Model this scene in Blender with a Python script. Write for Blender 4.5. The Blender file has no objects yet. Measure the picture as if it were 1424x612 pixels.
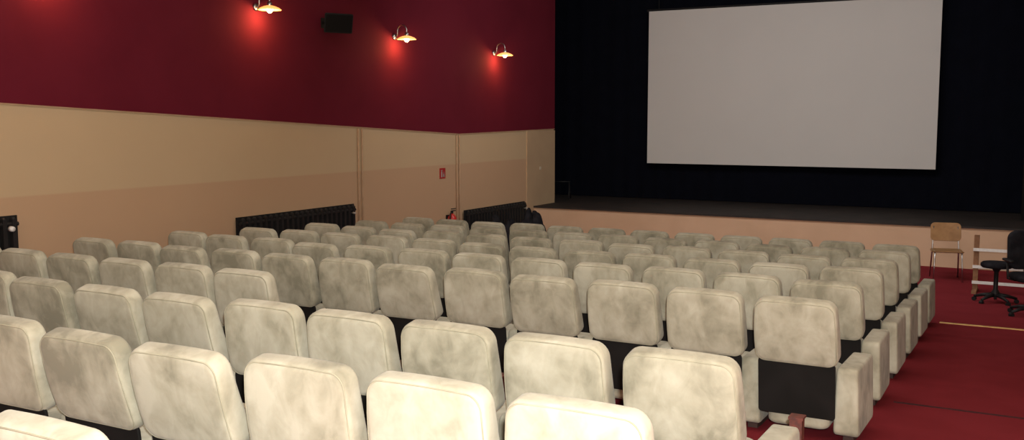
import bpy, bmesh, math, random
from mathutils import Vector, Matrix
random.seed(7)
S=bpy.context.scene; C=S.collection; PI=math.pi
S.view_settings.view_transform='Standard'
CZ=2.41
def zf(y): return max(0.0, CZ-1.585-0.055*y)
# ---------- materials
def mat(name,col,rough=.8,metal=0,noise=None,scale=5,detail=6,sheen=0,bump=0,bscale=60,emit=None,estr=0,rand=False,spec=.3,lo=.35,hi=.62,dist=.3):
    m=bpy.data.materials.new(name); m.use_nodes=True; nt=m.node_tree; N=nt.nodes; L=nt.links
    b=N['Principled BSDF']; b.inputs['Base Color'].default_value=(*col,1)
    b.inputs['Roughness'].default_value=rough; b.inputs['Metallic'].default_value=metal
    b.inputs['Specular IOR Level'].default_value=spec
    if sheen:
        b.inputs['Sheen Weight'].default_value=sheen; b.inputs['Sheen Roughness'].default_value=.5
    tc=N.new('ShaderNodeTexCoord'); vec=tc.outputs['Object']
    if rand:
        oi=N.new('ShaderNodeObjectInfo'); mu=N.new('ShaderNodeVectorMath'); mu.operation='ADD'
        m2=N.new('ShaderNodeVectorMath'); m2.operation='MULTIPLY'
        L.new(oi.outputs['Location'],m2.inputs[0]); m2.inputs[1].default_value=(3.7,2.9,5.1)
        L.new(vec,mu.inputs[0]); L.new(m2.outputs[0],mu.inputs[1]); vec=mu.outputs[0]
    if noise:
        n=N.new('ShaderNodeTexNoise'); n.inputs['Scale'].default_value=scale; n.inputs['Detail'].default_value=detail
        n.inputs['Distortion'].default_value=dist
        L.new(vec,n.inputs['Vector']); r=N.new('ShaderNodeValToRGB')
        r.color_ramp.elements[0].position=lo; r.color_ramp.elements[1].position=hi
        r.color_ramp.elements[0].color=(*noise,1); r.color_ramp.elements[1].color=(*col,1)
        L.new(n.outputs['Fac'],r.inputs[0]); L.new(r.outputs[0],b.inputs['Base Color'])
    if bump:
        n2=N.new('ShaderNodeTexNoise'); n2.inputs['Scale'].default_value=bscale; L.new(vec,n2.inputs['Vector'])
        bp=N.new('ShaderNodeBump'); bp.inputs['Strength'].default_value=bump; bp.inputs['Distance'].default_value=.01
        L.new(n2.outputs['Fac'],bp.inputs['Height']); L.new(bp.outputs[0],b.inputs['Normal'])
    if emit:
        b.inputs['Emission Color'].default_value=(*emit,1); b.inputs['Emission Strength'].default_value=estr
    return m
M={}
def velour():
    m=bpy.data.materials.new('worn_velour'); m.use_nodes=True; nt=m.node_tree; N=nt.nodes; L=nt.links
    b=N['Principled BSDF']; b.inputs['Roughness'].default_value=.95; b.inputs['Specular IOR Level'].default_value=.04
    b.inputs['Sheen Weight'].default_value=.10; b.inputs['Sheen Roughness'].default_value=.5
    tc=N.new('ShaderNodeTexCoord'); oi=N.new('ShaderNodeObjectInfo')
    m2=N.new('ShaderNodeVectorMath'); m2.operation='MULTIPLY'; L.new(oi.outputs['Location'],m2.inputs[0]); m2.inputs[1].default_value=(3.7,2.9,5.1)
    mu=N.new('ShaderNodeVectorMath'); mu.operation='ADD'; L.new(tc.outputs['Object'],mu.inputs[0]); L.new(m2.outputs[0],mu.inputs[1])
    def ns(sc,de,di,st=(1,1,1)):
        mp=N.new('ShaderNodeMapping'); mp.inputs['Scale'].default_value=st; L.new(mu.outputs[0],mp.inputs['Vector'])
        n=N.new('ShaderNodeTexNoise'); n.inputs['Scale'].default_value=sc; n.inputs['Detail'].default_value=de; n.inputs['Distortion'].default_value=di
        n.inputs['Roughness'].default_value=.55
        L.new(mp.outputs[0],n.inputs['Vector']); return n
    a=ns(3.8,7,.4); c=ns(13,5,.7,(1,1,.6)); 
    ad=N.new('ShaderNodeMath'); ad.operation='MULTIPLY_ADD'; L.new(c.outputs['Fac'],ad.inputs[0]); ad.inputs[1].default_value=.42
    s=N.new('ShaderNodeMath'); s.operation='MULTIPLY'; L.new(a.outputs['Fac'],s.inputs[0]); s.inputs[1].default_value=.9; L.new(s.outputs[0],ad.inputs[2])
    rr=N.new('ShaderNodeMath'); rr.operation='MULTIPLY_ADD'; L.new(oi.outputs['Random'],rr.inputs[0]); rr.inputs[1].default_value=.12; L.new(ad.outputs[0],rr.inputs[2])
    r=N.new('ShaderNodeValToRGB'); e=r.color_ramp.elements
    e[0].position=.54; e[0].color=(.205,.195,.143,1); e[1].position=.90; e[1].color=(.405,.39,.31,1)
    x=e.new(.71); x.color=(.315,.300,.227,1)
    L.new(rr.outputs[0],r.inputs[0]); L.new(r.outputs[0],b.inputs['Base Color'])
    bp=N.new('ShaderNodeBump'); bp.inputs['Strength'].default_value=.2; bp.inputs['Distance'].default_value=.01
    L.new(c.outputs['Fac'],bp.inputs['Height']); L.new(bp.outputs[0],b.inputs['Normal']); return m
M['velour']=velour()
M['pipe']=mat('piping_cloth',(.31,.295,.215),.9,noise=(.22,.21,.15),scale=9,rand=True)
M['board']=mat('black_board',(.0075,.007,.0065),.75,noise=(.011,.010,.0095),scale=4,spec=.08)
M['rust']=mat('red_brown_paint',(.13,.035,.025),.6,noise=(.07,.025,.02),scale=30)
M['foot']=mat('dark_foot',(.03,.015,.013),.7,noise=(.04,.02,.015),scale=10)
M['carpet']=mat('red_carpet',(.185,.022,.029),.95,noise=(.165,.019,.025),scale=3,bump=.3,bscale=300,spec=.03)
M['redwall']=mat('crimson_paint',(.115,.0112,.0225),.85,noise=(.104,.0098,.020),scale=1.5,spec=.06)
M['trimc']=mat('cream_trim',(.40,.27,.17),.7,noise=(.34,.22,.13),scale=8)
M['pilaster']=mat('pilaster_paint',(.42,.305,.19),.85,noise=(.39,.28,.175),scale=2,spec=.1)
M['stagefront']=mat('stage_front_paint',(.54,.37,.25),.85,noise=(.50,.34,.225),scale=1.5,spec=.1)
M['stagefloor']=mat('dark_boards',(.026,.020,.018),.7,noise=(.016,.013,.012),scale=3)
M['curtain']=mat('black_curtain',(.0035,.0042,.0078),.95,noise=(.003,.0036,.0066),scale=3,spec=.03)
M['darkjamb']=mat('dark_side_curtain',(.010,.009,.009),.9,noise=(.008,.008,.008),scale=3,spec=.05)
M['screen']=mat('screen_cloth',(.52,.515,.505),.9,noise=(.51,.505,.495),scale=1,spec=.05)
M['ceil']=mat('ceiling_paint',(.5,.42,.35),.9,noise=(.48,.4,.33),scale=1)
M['iron']=mat('black_iron',(.014,.013,.013),.6,noise=(.010,.009,.009),scale=6)
M['darkback']=mat('black_panel',(.006,.006,.006),.8,noise=(.01,.009,.009),scale=6)  # near-black backing behind the radiator sections
M['white']=mat('white_plastic',(.7,.7,.68),.5,noise=(.6,.6,.58),scale=20)
M['grey']=mat('grey_plastic',(.34,.33,.31),.6,noise=(.3,.29,.27),scale=20)
M['switch']=mat('cream_plastic',(.5,.45,.36),.6,noise=(.46,.41,.33),scale=20)
M['black']=mat('black_plastic',(.009,.009,.010),.5,noise=(.013,.013,.014),scale=12,spec=.2)
M['cloth']=mat('black_cloth',(.010,.010,.012),.95,noise=(.02,.02,.024),scale=8,bump=.5,bscale=12,spec=.05)
M['grille']=mat('speaker_grille',(.008,.008,.008),.9,noise=(.004,.004,.004),scale=160,spec=.1)
M['chrome']=mat('brushed_chrome',(.55,.55,.55),.3,1,noise=(.45,.45,.45),scale=20)
M['ext']=mat('red_enamel',(.45,.02,.015),.35,noise=(.38,.015,.012),scale=6,spec=.5)
M['sign']=mat('sign_red',(.36,.02,.02),.5,noise=(.32,.02,.02),scale=6)
M['brown']=mat('brown_plywood',(.30,.165,.07),.5,noise=(.22,.115,.045),scale=7)
M['wood']=mat('raw_wood',(.24,.12,.06),.7,noise=(.16,.08,.04),scale=14)
M['brass']=mat('brass_strip',(.75,.5,.2),.4,.2,noise=(.6,.38,.14),scale=14)
M['seam']=mat('dark_seam',(.03,.006,.008),.9,noise=(.05,.008,.01),scale=9)
M['shade']=mat('frosted_glass_shade',(.8,.6,.35),.4,noise=(.7,.5,.3),scale=9,emit=(1,.40,.08),estr=1.2)
M['bulb']=mat('lit_bulb',(1,.9,.6),.4,noise=(1,.85,.5),scale=3,emit=(1,.8,.4),estr=14)
def twotone():
    m=bpy.data.materials.new('two_tone_cream_wall'); m.use_nodes=True; nt=m.node_tree; N=nt.nodes; L=nt.links
    b=N['Principled BSDF']; b.inputs['Roughness'].default_value=.85; b.inputs['Specular IOR Level'].default_value=.1
    tc=N.new('ShaderNodeTexCoord'); sp=N.new('ShaderNodeSeparateXYZ'); L.new(tc.outputs['Object'],sp.inputs[0])
    n=N.new('ShaderNodeTexNoise'); n.inputs['Scale'].default_value=.9; n.inputs['Detail'].default_value=5; L.new(tc.outputs['Object'],n.inputs['Vector'])
    g=N.new('ShaderNodeMapRange'); g.inputs[1].default_value=CZ-.785; g.inputs[2].default_value=CZ-.765; L.new(sp.outputs['Z'],g.inputs[0])
    def mx(a,c):
        x=N.new('ShaderNodeMix'); x.data_type='RGBA'; L.new(n.outputs['Fac'],x.inputs[0]); x.inputs[6].default_value=(*a,1); x.inputs[7].default_value=(*c,1); return x
    a=mx((.43,.29,.18),(.47,.32,.20)); c=mx((.455,.34,.21),(.495,.375,.235))
    f=N.new('ShaderNodeMix'); f.data_type='RGBA'; L.new(g.outputs[0],f.inputs[0]); L.new(a.outputs[2],f.inputs[6]); L.new(c.outputs[2],f.inputs[7])
    L.new(f.outputs[2],b.inputs['Base Color']); return m
M['wall']=twotone()
# ---------- mesh helpers
def box(bm,x0,x1,y0,y1,z0,z1,mx=None):
    vs=[Vector((x,y,z)) for x in (x0,x1) for y in (y0,y1) for z in (z0,z1)]
    if mx: vs=[mx@v for v in vs]
    v=[bm.verts.new(p) for p in vs]
    for f in ((0,1,3,2),(4,6,7,5),(0,4,5,1),(2,3,7,6),(0,2,6,4),(1,5,7,3)): bm.faces.new([v[i] for i in f])
def tube(bm,pts,r,n=10,cap=True,closed=False):
    pts=[Vector(p) for p in pts]; k=len(pts); rings=[]
    up=None
    for i,p in enumerate(pts):
        if closed: d=pts[(i+1)%k]-pts[i-1]
        else: d=pts[min(i+1,k-1)]-pts[max(i-1,0)]
        d.normalize()
        if up is None: up=d.orthogonal().normalized()
        else:
            up=(up-d*up.dot(d)); up.normalize()
        s=d.cross(up); rr=r[i] if isinstance(r,(list,tuple)) else r
        rings.append([bm.verts.new(p+(up*math.cos(a)+s*math.sin(a))*rr) for a in [2*PI*j/n for j in range(n)]])
    for i in range(k if closed else k-1):
        a,b=rings[i],rings[(i+1)%k]
        for j in range(n): bm.faces.new((a[j],a[(j+1)%n],b[(j+1)%n],b[j]))
    if cap and not closed:
        bm.faces.new(rings[0][::-1]); bm.faces.new(rings[-1])
def lathe(bm,prof,c=(0,0,0),n=24,mx=None):
    rings=[]
    for r,z in prof:
        ring=[]
        for j in range(n):
            a=2*PI*j/n; p=Vector((c[0]+max(r,.0005)*math.cos(a),c[1]+max(r,.0005)*math.sin(a),c[2]+z))
            ring.append(bm.verts.new(mx@p if mx else p))
        rings.append(ring)
    for a,b in zip(rings,rings[1:]):
        for j in range(n): bm.faces.new((a[j],a[(j+1)%n],b[(j+1)%n],b[j]))
    bm.faces.new(rings[0][::-1]); bm.faces.new(rings[-1])
def outline(w,h,R,seg=6,ex=4):
    P=[]
    for cx,cy,a0 in ((w/2-R,h/2-R,0),(-w/2+R,h/2-R,90),(-w/2+R,-h/2+R,180),(w/2-R,-h/2+R,270)):
        for i in range(seg+1):
            a=math.radians(a0+90*i/seg); P.append((cx+R*math.cos(a),cy+R*math.sin(a)))
    Q=[]
    k=len(P)
    for i in range(k):
        a=P[i]; b=P[(i+1)%k]; Q.append(a)
        d=math.hypot(b[0]-a[0],b[1]-a[1])
        if d>.06:
            for j in range(1,ex): Q.append((a[0]+(b[0]-a[0])*j/ex,a[1]+(b[1]-a[1])*j/ex))
    return Q
def slab(bm,w,h,t,R,r,bulge,fn):
    Q=outline(w,h,R); rings=[]
    def ring(ins,s,n):
        out=[]
        for u,v in Q:
            uu=u*(1-2*ins/w)*s; vv=v*(1-2*ins/h)*s
            out.append(bm.verts.new(fn(uu,vv,n)))
        return out
    for s in (.25,.5,.75,.92): rings.append(ring(r,s,-t/2-bulge*(1-s*s)))
    for i in range(5):
        a=PI/2*i/4; rings.append(ring(r*(1-math.sin(a)),1,-t/2+r*(1-math.cos(a))))
    for i in range(5):
        a=PI/2*(1-i/4); rings.append(ring(r*(1-math.sin(a)),1,t/2-r*(1-math.cos(a))))
    for s in (.92,.75,.5,.25): rings.append(ring(r,s,t/2+bulge*(1-s*s)))
    k=len(Q)
    for a,b in zip(rings,rings[1:]):
        for j in range(k): bm.faces.new((a[j],a[(j+1)%k],b[(j+1)%k],b[j]))
    bm.faces.new(rings[0][::-1]); bm.faces.new(rings[-1])
def obj(name,bm,m,parent=None,smooth=False,kind=None):
    bmesh.ops.recalc_face_normals(bm,faces=bm.faces)
    me=bpy.data.meshes.new(name); bm.to_mesh(me); bm.free()
    if smooth:
        for p in me.polygons: p.use_smooth=True
    me.materials.append(M[m]); o=bpy.data.objects.new(name,me); C.objects.link(o)
    if parent: o.parent=parent
    if kind: o['kind']=kind
    return o
def NB(): return bmesh.new()
def tag(o,label,cat,group=None):
    o['label']=label; o['category']=cat
    if group: o['group']=group
    return o
def thing(name,label,cat,loc=(0,0,0),rz=0,group=None):
    o=bpy.data.objects.new(name,None); C.objects.link(o); o.location=loc; o.rotation_euler=(0,0,rz); o.empty_display_size=.1
    return tag(o,label,cat,group)
def dup(root,loc,rz,label,group=None,skip=(),lean=0):
    r=root.copy(); C.objects.link(r); r.location=loc; r.rotation_euler=(0,0,rz); r['label']=label
    if group: r['group']=group
    for ch in list(root.children):
        if ch.name.split('.')[0] in skip: continue
        c=ch.copy(); C.objects.link(c); c.parent=r
        if ch.name.startswith('backrest') and lean:
            Rm=Matrix.Translation((0,.14,.46))@Matrix.Rotation(lean,4,'X')@Matrix.Translation((0,-.14,-.46)); c.matrix_local=Rm
        for g in ch.children:
            d=g.copy(); C.objects.link(d); d.parent=c
    return r
# ---------- shell
XL,XR,YB,YE,ZC=-9.1,2.0,-3.0,20.6,5.9
XS=-11.3
bm=NB()
ys=[YB,15,YE]
top=[[bm.verts.new((x,y,zf(y))) for x in (XS,XR)] for y in ys]
bot=[[bm.verts.new((x,y,-.2)) for x in (XS,XR)] for y in ys]
for a in range(2):
    bm.faces.new((top[a][0],top[a][1],top[a+1][1],top[a+1][0])); bm.faces.new((bot[a][0],bot[a+1][0],bot[a+1][1],bot[a][1]))
    for s in (0,1): bm.faces.new((top[a][s],top[a+1][s],bot[a+1][s],bot[a][s]))
bm.faces.new((top[0][0],top[0][1],bot[0][1],bot[0][0])); bm.faces.new((top[2][0],top[2][1],bot[2][1],bot[2][0]))
obj('floor',bm,'carpet',kind='structure')
bm=NB(); box(bm,XL-.4,XL,YB,18.4,-.2,ZC); obj('wall_left',bm,'wall',kind='structure')
def redz(y):
    if y<14.7: return CZ+.157-.0485*(y-6.19)
    return CZ-.255+.015*(y-14.7)
bm=NB(); Y=[YB,14.7,18.42]
fr=[(bm.verts.new((XL+.012,y,redz(y))),bm.verts.new((XL+.012,y,ZC))) for y in Y]
bk=[(bm.verts.new((XL-.01,y,redz(y))),bm.verts.new((XL-.01,y,ZC))) for y in Y]
for a in range(2):
    bm.faces.new((fr[a][0],fr[a+1][0],fr[a+1][1],fr[a][1])); bm.faces.new((fr[a][0],bk[a][0],bk[a+1][0],fr[a+1][0]))
bm.faces.new((fr[2][0],bk[2][0],bk[2][1],fr[2][1]))
obj('wall_left_upper',bm,'redwall',kind='structure')
bm=NB()
for a,b in ((YB,14.7),(14.7,18.42)):
    vs=[]
    for y in (a,b):
        for x,z in ((XL-.005,-.012),(XL+.014,-.012),(XL+.014,.0),(XL-.005,.0)): vs.append(bm.verts.new((x,y,redz(y)+z)))
    for i in range(4): bm.faces.new((vs[i],vs[(i+1)%4],vs[4+(i+1)%4],vs[4+i]))
    bm.faces.new(vs[:4]); bm.faces.new(vs[4:])
obj('trim_1',bm,'trimc',kind='structure')
bm=NB(); box(bm,XL-.01,XL+.02,17.2,18.42,0,redz(17.2)-.012); obj('trim_2',bm,'pilaster',kind='structure')
bm=NB(); box(bm,XR,XR+.3,YB,YE,-.2,ZC); obj('wall_right',bm,'wall',kind='structure')
bm=NB(); box(bm,XS,XR+.3,YB-.3,YB,-.2,ZC); obj('wall_rear',bm,'wall',kind='structure')
bm=NB(); box(bm,XS,XR+.3,YE,YE+.3,-.2,ZC); obj('wall_front',bm,'curtain',kind='structure')
bm=NB(); box(bm,XS-.3,XS,18.0,YE+.3,-.2,ZC); box(bm,XS,XL-.4,18.0,18.3,-.2,ZC); obj('wall_stage_left',bm,'curtain',kind='structure')
bm=NB(); box(bm,XS-.3,XR+.3,YB-.3,YE+.3,ZC,ZC+.2); obj('ceiling',bm,'ceil',kind='structure')
# stage
ZS=CZ-1.72
st=thing('stage','low stage with peach-cream front wall and dark floor below the screen','stage',(-4,17.5,0))
def wobj(name,bm,m,p,**k):
    for v in bm.verts: v.co-=Vector(p.location)
    return obj(name,bm,m,p,**k)
bm=NB(); box(bm,XL+.001,XR-.01,17.5,17.6,0,ZS-.03); wobj('front_panel',bm,'stagefront',st)
bm=NB(); box(bm,XL+.001,XR-.01,17.47,18.42,ZS-.03,ZS); box(bm,XS+.01,XR-.01,18.42,20.5,ZS-.03,ZS); wobj('stage_deck',bm,'stagefloor',st)
# curtains
def curtain(name,x0,x1,y,z0,z1,m,label,amp=.009,wl=.34):
    bm=NB(); n=int((x1-x0)/.035); rows=[]
    for z in (z0,(z0+z1)/2,z1):
        rows.append([bm.verts.new((x0+(x1-x0)*i/n, y+amp*math.sin(i*.035/wl*2*PI+1.5*math.sin(i*.05))+.02*math.sin(i*.06)+(.006*math.sin(i*.7) if z==z0 else 0), z)) for i in range(n+1)])
    for a,b in zip(rows,rows[1:]):
        for i in range(n): bm.faces.new((a[i],a[i+1],b[i+1],b[i]))
    o=obj(name,bm,m,smooth=True); tag(o,label,'curtain'); return o
curtain('stage_curtain',XS+.05,XR-.05,20.35,ZS+.01,ZC-.02,'curtain','full-width black curtain hanging behind the projection screen')
curtain('side_curtain',-.5,XR-.05,18.9,ZS+.01,ZC-.02,'darkjamb','narrow dark grey side curtain at the right end of the stage',amp=.02)
# screen
sc=thing('projection_screen','large blank pale grey projection screen hanging on the black curtain','screen',(-4.85,20.1,CZ-.94))
bm=NB(); box(bm,-7.7,-1.99,20.08,20.1,CZ-.94,CZ+2.25); wobj('screen_cloth',bm,'screen',sc)
bm=NB(); tube(bm,[(-7.75,20.12,CZ+2.27),(-1.94,20.12,CZ+2.27)],.03); wobj('roller_bar',bm,'black',sc)
for x in (-7.5,-2.2):
    bm=NB(); tube(bm,[(x,20.13,CZ+2.27),(x,20.13,ZC)],.008,6); wobj('hanging_cable',bm,'black',sc)
# ---------- cinema seat
def make_seat():
    t=thing('cinema_seat','','cinema seat')
    tl=math.radians(13); H=.395; W=.486; T=.105
    def mp(u,v,n):
        k=v/(H/2)
        u2=u*(1.0-.03*k**2 - .022*k)
        yy=n*(1-.15*k)
        y=.105+yy-v*math.sin(tl)+.012*k*k; z=.688+v*math.cos(tl)+yy*math.sin(tl)+.006*(1-(u/(W/2))**2)*(1 if v>0 else 0)
        return Vector((u2,y,z))
    bm=NB(); slab(bm,W,H,T,.058,.025,.002,mp); bk=obj('backrest',bm,'velour',t,True)
    bm=NB(); Q=outline(W-.020,H-.020,.051); tube(bm,[mp(u,v,-T/2+.006) for u,v in Q],.0030,6,closed=True); obj('piping',bm,'pipe',bk,True)
    def mb(u,v,n): return Vector((u,.135+n-v*math.sin(math.radians(6)),.335+v))
    bm=NB(); slab(bm,.45,.34,.016,.02,.004,0,mb); bd=obj('back_board',bm,'board',t)
    def ms(u,v,n): return Vector((u,.40+v,.25+n))
    bm=NB(); slab(bm,.365,.45,.33,.05,.035,.004,ms); obj('seat_cushion',bm,'velour',t,True)
    def ma(cx):
        return lambda u,v,n: Vector((cx+n*(1-.1*(v/.2)),.45+u-(.02*v),.265+v))
    for cx,w,nm,ln in ((.2525,.125,'armrest','leg'),(-.2525,.125,'left_armrest','left_leg'),(.276,.135,'aisle_armrest','aisle_leg')):
        bm=NB(); slab(bm,.50,.41,w,.035,.018,.003,ma(cx)); obj(nm,bm,'velour',t,True)
        bm=NB(); box(bm,cx-.03,cx+.03,.30,.58,.0,.07); obj(ln,bm,'foot',t)
    return t
proto=make_seat()
P=.55
ORD=['','second ','third ','fourth ','fifth ','sixth ','seventh ','eighth ','ninth ','tenth ','eleventh ','twelfth ']
rows=[(1.62,-1.26,[2,3],'tenth row from the stage'),
 (2.61,-1.25,range(0,8),'ninth row from the stage'),
 (3.63,-1.27,range(0,11),'eighth row from the stage'),
 (4.68,-1.29,range(6,12),'seventh row from the stage'),
 (5.75,-1.295,range(0,12),'sixth row from the stage'),
 (6.80,-1.33,range(0,12),'fifth row from the stage'),
 (7.85,-1.36,range(0,12),'fourth row from the stage'),
 (8.90,-1.39,range(0,12),'third row from the stage'),
 (9.94,-1.42,range(0,12),'second row from the stage'),
 (10.98,-1.45,range(0,12),'front row nearest the stage')]
for y,x0,cols,rl in rows:
    for c in cols:
        x=x0-P*c
        w=('first ' if c==0 else ORD[c])+'from the right aisle'
        if rl.startswith('seventh'): w=ORD[c-6]+'from its right end' if c>6 else 'rightmost in the short'
        lab='cream velour cinema seat, '+w+(', ' if not w.startswith('right') else ' ')+rl
        last=(c==max(cols)); sk=[] if last else ['left_armrest','left_leg']
        sk+= ['armrest','leg'] if c==0 else ['aisle_armrest','aisle_leg']
        yy=y+random.uniform(-.02,.02); rz=random.uniform(-.016,.016)
        dup(proto,(x,yy,zf(y+.4)+.0),rz,lab,'cream velour cinema seats in rows',sk,random.uniform(-.08,.075))
for o in list(proto.children):
    for g in list(o.children): bpy.data.objects.remove(g)
    bpy.data.objects.remove(o)
bpy.data.objects.remove(proto)
for o in list(bpy.data.objects):
    if 'armrest' in o.name and not o.name.startswith('armrest'): o.name='armrest'
    elif o.name.startswith('left_leg') or o.name.startswith('aisle_leg'): o.name='leg'
# leftover posts of the removed seats
for i in range(5):
    x=-1.06-P*i; y=4.85
    p=thing('seat_post','',"post",(x,y,zf(y)),0,'red-brown posts left where seats were removed')
    p['label']='red-brown metal post on the carpet, '+['by the right aisle','second from the right aisle','third from the right aisle','fourth from the right aisle','fifth from the right aisle'][i]
    bm=NB(); box(bm,-.03,.03,-.03,.03,0,.39); obj('tube',bm,'rust',p)
    bm=NB(); box(bm,-.036,.036,-.036,.036,.39,.402); obj('top_plate',bm,'rust',p)
    bm=NB(); box(bm,-.07,.07,-.07,.07,0,.012); obj('base_plate',bm,'rust',p)
# floor strips
bm=NB(); y=11.7; box(bm,-1.05,XR-.01,-.022,.022,-.004,.008); o=obj('edging_strip',bm,'brass'); o.location=(0,y,zf(y)); tag(o,'thin brass edging strip across the red carpet of the right aisle','floor strip')
bm=NB(); y=7.3; box(bm,-.93,XR-.01,-.015,.015,-.004,.004); o=obj('carpet_seam',bm,'seam'); o.location=(0,y,zf(y)); tag(o,'dark seam across the red aisle carpet, nearer than the brass strip','carpet seam')
# ---------- wall lamps
LY=[(6.7,CZ+1.66),(9.77,CZ+1.45),(12.8,CZ+1.29),(15.9,CZ+1.215)]
def make_lamp(y,z,label):
    t=thing('wall_lamp',label,'wall lamp',(XL+.02,y,z),0,'lit swan-neck wall lamps on the crimson wall')
    bm=NB(); lathe(bm,[(.05,0),(.05,.012),(.035,.022),(.015,.03)],n=20,mx=Matrix.Translation((0,0,-.03))@Matrix.Rotation(PI/2,4,'Y')); obj('back_plate',bm,'chrome',t,True)
    bm=NB(); pts=[(.01,0,-.03),(.04,0,-.03),(.055,0,.0),(.06,0,.05)]
    for i in range(9):
        a=PI-PI*i/8; pts.append((.145+.085*math.cos(a),0,.06+.085*math.sin(a)))
    pts.append((.23,0,.0)); tube(bm,pts,.009,10); obj('arm',bm,'chrome',t,True)
    bm=NB(); lathe(bm,[(.012,.03),(.03,.02),(.035,-.02),(.03,-.03)],(.23,0,0),16); obj('socket_cap',bm,'chrome',t,True)
    bm=NB(); lathe(bm,[(.03,-.02),(.07,-.03),(.12,-.05),(.15,-.075),(.145,-.078),(.11,-.056),(.06,-.036),(.02,-.03)],(.23,0,0),32); obj('lamp_shade',bm,'shade',t,True)
    bm=NB(); lathe(bm,[(.012,-.03),(.03,-.045),(.042,-.07),(.035,-.095),(.018,-.112),(.002,-.116)],(.23,0,0),20); obj('bulb',bm,'bulb',t,True)
    l=bpy.data.lights.new('lamp_light','POINT'); l.energy=14; l.color=(1,.55,.2); l.shadow_soft_size=.05
    lo=bpy.data.objects.new('lamp_light',l); C.objects.link(lo); lo.location=(XL+.23,y,z-.16)
labs=['lit wall lamp beyond the upper left corner of the crimson wall','lit swan-neck wall lamp left of the black loudspeaker','lit swan-neck wall lamp just right of the black loudspeaker','lit swan-neck wall lamp nearest the stage curtain']
for (y,z),lb in zip(LY,labs): make_lamp(y,z,lb)
# speaker (wedge cabinet)
t=thing('wall_speaker','black wedge-shaped loudspeaker mounted on the crimson wall between two lamps','loudspeaker',(XL+.02,11.1,CZ+1.33),0)
R=Matrix.Translation((.22,0,0))@Matrix.Rotation(math.radians(-30),4,'Z')@Matrix.Rotation(math.radians(14),4,'Y')
bm=NB()
vs=[bm.verts.new(R@Vector(p)) for p in ((-.12,-.12,-.10),(-.12,.12,-.10),(-.12,.12,.11),(-.12,-.12,.11),(.12,-.21,-.13),(.12,.21,-.13),(.12,.21,.14),(.12,-.21,.14))]
for f in ((0,1,2,3),(4,5,6,7),(0,1,5,4),(1,2,6,5),(2,3,7,6),(3,0,4,7)): bm.faces.new([vs[i] for i in f])
bmesh.ops.bevel(bm,geom=bm.edges[:],offset=.01,segments=2,affect='EDGES'); obj('cabinet',bm,'black',t)
bm=NB(); box(bm,.118,.128,-.19,.19,-.112,.122,R); obj('grille',bm,'grille',t)
bm=NB(); tube(bm,[(.0,0,0),(.14,0,0)],.02,10); box(bm,0,.012,-.05,.05,-.07,.07); obj('bracket',bm,'black',t)
# radiators
def radiator(y0,y1,z1,z0,label,knob):
    t=thing('radiator',label,'radiator',(XL+.045,y0,z0),0,'black radiators along the cream wall')
    bm=NB(); n=int((y1-y0)/.1); h=z1-z0
    for i in range(n):
        y=(i+.5)*(y1-y0)/n
        box(bm,.03,.08,y-.022,y+.022,.03,h-.03)
        tube(bm,[(.055,y,h-.04),(.055,y,h-.012)],[.026,.018],8)
    tube(bm,[(.055,0,.06),(.055,y1-y0,.06)],.022,8); tube(bm,[(.055,0,h-.08),(.055,y1-y0,h-.08)],.022,8)
    obj('sections',bm,'iron',t)
    bm=NB(); box(bm,.0,.02,-.02,y1-y0+.02,.0,h); obj('back_panel',bm,'darkback',t)
    for y in (.2,y1-y0-.2):
        bm=NB(); box(bm,.035,.075,y-.02,y+.02,-z0+zf(y0+y),.06); obj('foot',bm,'iron',t)
    zz=h-.12; yv=y1-y0-.12; s=.85 if knob=='white' else .45
    bm=NB(); tube(bm,[(.06,yv,zz),(.12,yv,zz)],.018*s,10); v=obj('valve',bm,'chrome',t,True)
    bm=NB(); tube(bm,[(.11,yv,zz),(.155,yv,zz)],[.034*s,.028*s],14); obj('valve_knob',bm,knob,v,True)
radiator(4.1,6.25,CZ-.95,CZ-1.5,'black radiator with white valve knob at the far left edge','white')
radiator(9.3,11.65,CZ-1.24,CZ-1.8,'long black radiator under the cream wall, left of the fire sign','grey')
radiator(14.8,17.0,CZ-1.59,CZ-2.15,'black radiator beside the stage, behind the dark cloth heap','grey')
for i,(y,lb) in enumerate(((11.85,'pair of thin cream pipes on the wall above the long radiator'),(14.6,'pair of thin cream pipes between fire sign and stage radiator'))):
    t=thing('heating_pipes',lb,'pipes',(XL+.022,y,zf(y)),0)
    for d in (0,.09):
        bm=NB(); tube(bm,[(0,d,0),(0,d,redz(y+d)-.02-zf(y))],.012,8); obj('pipe',bm,'trimc',t,True)
bm=NB(); box(bm,XL+.02,XL+.030,17.72,17.79,CZ-1.01,CZ-.95); bmesh.ops.bevel(bm,geom=bm.edges[:],offset=.003,segments=2,affect='EDGES'); o=obj('wall_switch',bm,'switch'); tag(o,'small pale switch on the pale pilaster beside the stage','switch')
# fire sign
t=thing('fire_sign','small red fire extinguisher sign on the cream wall','sign',(XL,14.17,CZ-.914))
K=.88
bm=NB(); box(bm,.001,.008,-.1*K,.1*K,-.1*K,.1*K); obj('plate',bm,'sign',t)
bm=NB(); box(bm,.009,.0105,-.055*K,-.015*K,-.075*K,.03*K); box(bm,.009,.0105,-.045*K,-.025*K,.03*K,.05*K); box(bm,.009,.0105,-.06*K,-.01*K,.05*K,.062*K)
for k,(a,b) in enumerate(((.02,.05),(.035,.075),(.05,.045))):
    v=[bm.verts.new((.0105,(a-.012)*K,-.07*K)),bm.verts.new((.0105,(a+.014)*K,-.07*K)),bm.verts.new((.0105,(a+.004)*K,(-.07+b*1.6)*K))]; bm.faces.new(v)
obj('pictogram',bm,'grey',t)
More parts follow.
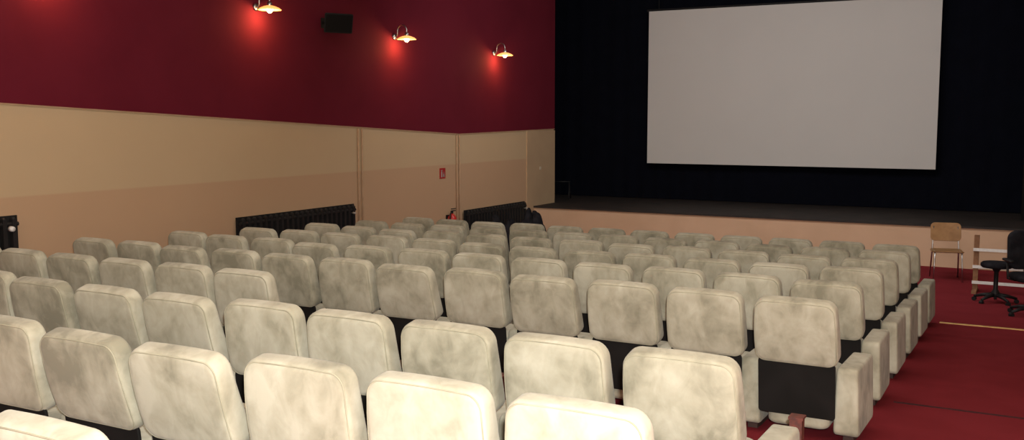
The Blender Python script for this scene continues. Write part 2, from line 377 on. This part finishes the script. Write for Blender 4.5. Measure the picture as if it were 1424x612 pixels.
# extinguisher
ye=14.3; t=thing('fire_extinguisher','red fire extinguisher with black valve hanging below the red sign','fire extinguisher',(XL+.11,ye,CZ-2.13))
bm=NB(); lathe(bm,[(.07,0),(.08,.015),(.08,.42),(.07,.47),(.04,.51),(.02,.53)],n=24); obj('cylinder',bm,'ext',t,True)
bm=NB(); tube(bm,[(0,0,.53),(0,0,.57)],.022,10); box(bm,-.012,.012,-.02,.1,.565,.58); box(bm,-.012,.012,-.02,.11,.6,.613); lathe(bm,[(.02,0),(.02,.012)],(0,-.02,.56),12); obj('valve',bm,'black',t)
bm=NB(); tube(bm,[(0,-.02,.56),(.03,-.1,.53),(.04,-.13,.4),(.03,-.11,.2),(.02,-.1,.12)],.012,8); obj('hose',bm,'black',t,True)
bm=NB(); box(bm,-.108,-.075,-.03,.03,.3,.5); obj('wall_bracket',bm,'black',t)
# cloth heaps
def heap(bm,rx,ry,h,seed):
    rnd=random.Random(seed); bumps=[(rnd.uniform(-.6,.6)*rx,rnd.uniform(-.7,.7)*ry,rnd.uniform(.6,1)*h,rnd.uniform(.25,.42)) for _ in range(8)]
    n=40;m=16; rings=[]
    ph=rnd.uniform(0,6)
    for i in range(m+1):
        q=i/m; ring=[]
        for j in range(n):
            a=2*PI*j/n; k=1+.10*math.sin(3*a+ph)+.05*math.sin(7*a)
            x=rx*q*k*math.cos(a); y=ry*q*k*math.sin(a)
            z=0
            for bx,by,bh,bw in bumps:
                d=((x-bx)/(rx*bw*1.6))**2+((y-by)/(ry*bw*1.6))**2; z=max(z,bh*math.exp(-d**1.5))
            z=max(z,.5*h)*(1-q**6)+.025*math.sin(9*a+8*q)*(1-q**4)
            ring.append(bm.verts.new((x,y,max(z,0) if i<m else 0)))
        rings.append(ring)
    for a,b in zip(rings,rings[1:]):
        for j in range(n): bm.faces.new((a[j],a[(j+1)%n],b[(j+1)%n],b[j]))
    bm.faces.new(rings[0]); bm.faces.new(rings[-1][::-1])
bm=NB(); heap(bm,.28,.45,.72,3); o=obj('cloth_heap',bm,'cloth',smooth=True); o.location=(-8.55,15.3,0); tag(o,'left lump of bunched black cloth in front of the stage radiator','cloth heap')
bm=NB(); heap(bm,.28,.42,.80,12); o=obj('equipment_bag',bm,'cloth',smooth=True); o.location=(-8.52,16.35,0); tag(o,'right lump, black bulging bag against the left end of the stage','bag')
# stage frame stand
t=thing('equipment_stand','low dark tubular equipment stand at the left end of the stage','stand',(-9.35,19.3,ZS+.014),math.radians(20))
for x in (-.18,.18):
    bm=NB(); tube(bm,[(x,-.2,.0),(x*.9,0,.36)],.012,8); obj('leg',bm,'black',t,True)
    bm=NB(); tube(bm,[(x,.2,.0),(x*.9,0,.36)],.012,8); obj('leg',bm,'black',t,True)
bm=NB(); tube(bm,[(-.19,0,.36),(.19,0,.36)],.014,8); obj('crossbar',bm,'black',t,True)
# ---------- brown stacking chair
t=thing('stacking_chair','brown plywood stacking chair with chrome legs in front of the stage','chair',(-1.39,16.15,0),math.radians(192))
def ch_s(u,v,n): return Vector((u,v,.45+n-.02*math.cos(v*6)))
bm=NB(); slab(bm,.44,.42,.014,.07,.005,0,ch_s); obj('seat',bm,'brown',t,True)
bm=NB(); slab(bm,.43,.27,.013,.06,.005,0,lambda u,v,n: Vector((u,-.25+n-.08*v/.27+.3*u*u,.70+v))); obj('backrest',bm,'brown',t,True)
for s in (-1,1):
    bm=NB(); tube(bm,[(s*.2,.22,0),(s*.185,.17,.42),(s*.18,.1,.435)],.011,8); obj('leg',bm,'chrome',t,True)
    bm=NB(); tube(bm,[(s*.2,-.27,0),(s*.185,-.19,.43),(s*.18,-.23,.6),(s*.17,-.265,.78)],.011,8); obj('leg',bm,'chrome',t,True)
bm=NB()
for s in (-1,1): tube(bm,[(s*.18,.17,.43),(s*.18,-.19,.43)],.010,8)
tube(bm,[(-.18,.1,.43),(.18,.1,.43)],.010,8); tube(bm,[(-.18,-.17,.43),(.18,-.17,.43)],.010,8)
obj('seat_frame',bm,'chrome',t,True)
# ---------- wooden rack with white rails
t=thing('wooden_rack','low wooden rack with white crossbars behind the black stool','rack',(-.93,15.2,0))
for x,h in ((0,.80),(.75,.72)):
    bm=NB(); box(bm,x-.032,x+.032,-.03,.03,.04,h); p=obj('post',bm,'wood',t)
    bm=NB(); box(bm,x-.03,x+.03,-.22,.22,0,.04); obj('foot',bm,'wood',t)
for z in (.14,.36,.60):
    bm=NB(); box(bm,-.04,.8,-.05,-.031,z-.020,z+.020); obj('rail',bm,'white',t)
# ---------- stool
def star(bm,n,r,z=.06):
    for i in range(n):
        a=2*PI*i/n+.35
        tube(bm,[(.02*math.cos(a),.02*math.sin(a),z+.05),(r*.6*math.cos(a),r*.6*math.sin(a),z+.03),(r*math.cos(a),r*math.sin(a),z)],[.028,.022,.016],8)
def casters(t,n,r):
    for i in range(n):
        a=2*PI*i/n+.35; x,y=r*math.cos(a),r*math.sin(a)
        bm=NB(); tube(bm,[(x-.02*math.sin(a),y+.02*math.cos(a),.027),(x+.02*math.sin(a),y-.02*math.cos(a),.027)],.027,14); tube(bm,[(x,y,.03),(x,y,.075)],.008,8); obj('caster',bm,'black',t)
t=thing('swivel_stool','black round swivel stool with a star base on the red carpet','stool',(-.62,14.1,zf(14.1)))
bm=NB(); lathe(bm,[(.1,.455),(.17,.46),(.19,.48),(.19,.51),(.17,.53),(.05,.535)],n=32); obj('seat',bm,'cloth',t,True)
bm=NB(); lathe(bm,[(.06,.08),(.05,.14),(.028,.18),(.028,.40),(.06,.45),(.08,.456)],n=20); obj('column',bm,'black',t,True)
bm=NB(); star(bm,5,.26); obj('star_base',bm,'black',t,True); casters(t,5,.26)
# ---------- office chair
t=thing('office_chair','black upholstered office chair cut off by the right edge','chair',(-.17,13.0,zf(13)),math.radians(200))
bm=NB(); slab(bm,.48,.46,.08,.1,.035,.008,lambda u,v,n: Vector((u,v,.46+n))); obj('seat',bm,'cloth',t,True)
bm=NB(); slab(bm,.46,.46,.07,.1,.03,.008,lambda u,v,n: Vector((u,-.25+n-.1*v,.75+v))); obj('backrest',bm,'cloth',t,True)
bm=NB(); tube(bm,[(0,-.05,.42),(0,-.26,.42),(0,-.31,.5),(0,-.3,.7)],.02,8); obj('back_support',bm,'black',t,True)
for s in (-1,1):
    bm=NB(); tube(bm,[(s*.2,0,.42),(s*.29,0,.44),(s*.3,-.02,.64)],.014,8); a=obj('armrest',bm,'black',t,True)
    bm=NB(); slab(bm,.06,.26,.03,.025,.012,0,lambda u,v,n: Vector((s*.3+u,v+.0,.655+n))); obj('arm_pad',bm,'black',a,True)
bm=NB(); tube(bm,[(0,0,.08),(0,0,.42)],.03,14); obj('column',bm,'black',t,True)
bm=NB(); star(bm,5,.28); obj('star_base',bm,'black',t,True); casters(t,5,.28)
# ---------- lights
def area(name,loc,size,sy,e,col,rot=(0,0,0)):
    l=bpy.data.lights.new(name,'AREA'); l.shape='RECTANGLE'; l.size=size; l.size_y=sy; l.energy=e; l.color=col
    o=bpy.data.objects.new(name,l); C.objects.link(o); o.location=loc; o.rotation_euler=rot
area('ceiling_wash',(-3.8,5,ZC-.05),6,8,205,(1,.92,.82))
area('screen_fill',(-4,13.5,ZC-.05),6,3,400,(1,.97,.93),(math.radians(48),0,0))  # added fill light without a fixture, tilted to brighten screen and stage
l=bpy.data.lights.new('flash','POINT'); l.energy=1480; l.color=(1,.985,.955); l.shadow_soft_size=.03
o=bpy.data.objects.new('flash',l); C.objects.link(o); o.location=(.05,.0,CZ+.13)
w=bpy.data.worlds.new('World'); S.world=w; w.use_nodes=True; w.node_tree.nodes['Background'].inputs[0].default_value=(.02,.018,.016,1)
# ---------- camera
cd=bpy.data.cameras.new('camera'); cam=bpy.data.objects.new('camera',cd); C.objects.link(cam); S.camera=cam
cd.sensor_width=36; cd.lens=35.0; cd.clip_start=.05
th=math.radians(28.7); p=math.radians(5.8)
F=Vector((-math.sin(th)*math.cos(p),math.cos(th)*math.cos(p),-math.sin(p))); Rv=Vector((math.cos(th),math.sin(th),0)); U=Rv.cross(F)
mw=Matrix((Rv,U,-F)).transposed().to_4x4(); mw.translation=Vector((0,0,CZ)); cam.matrix_world=mw
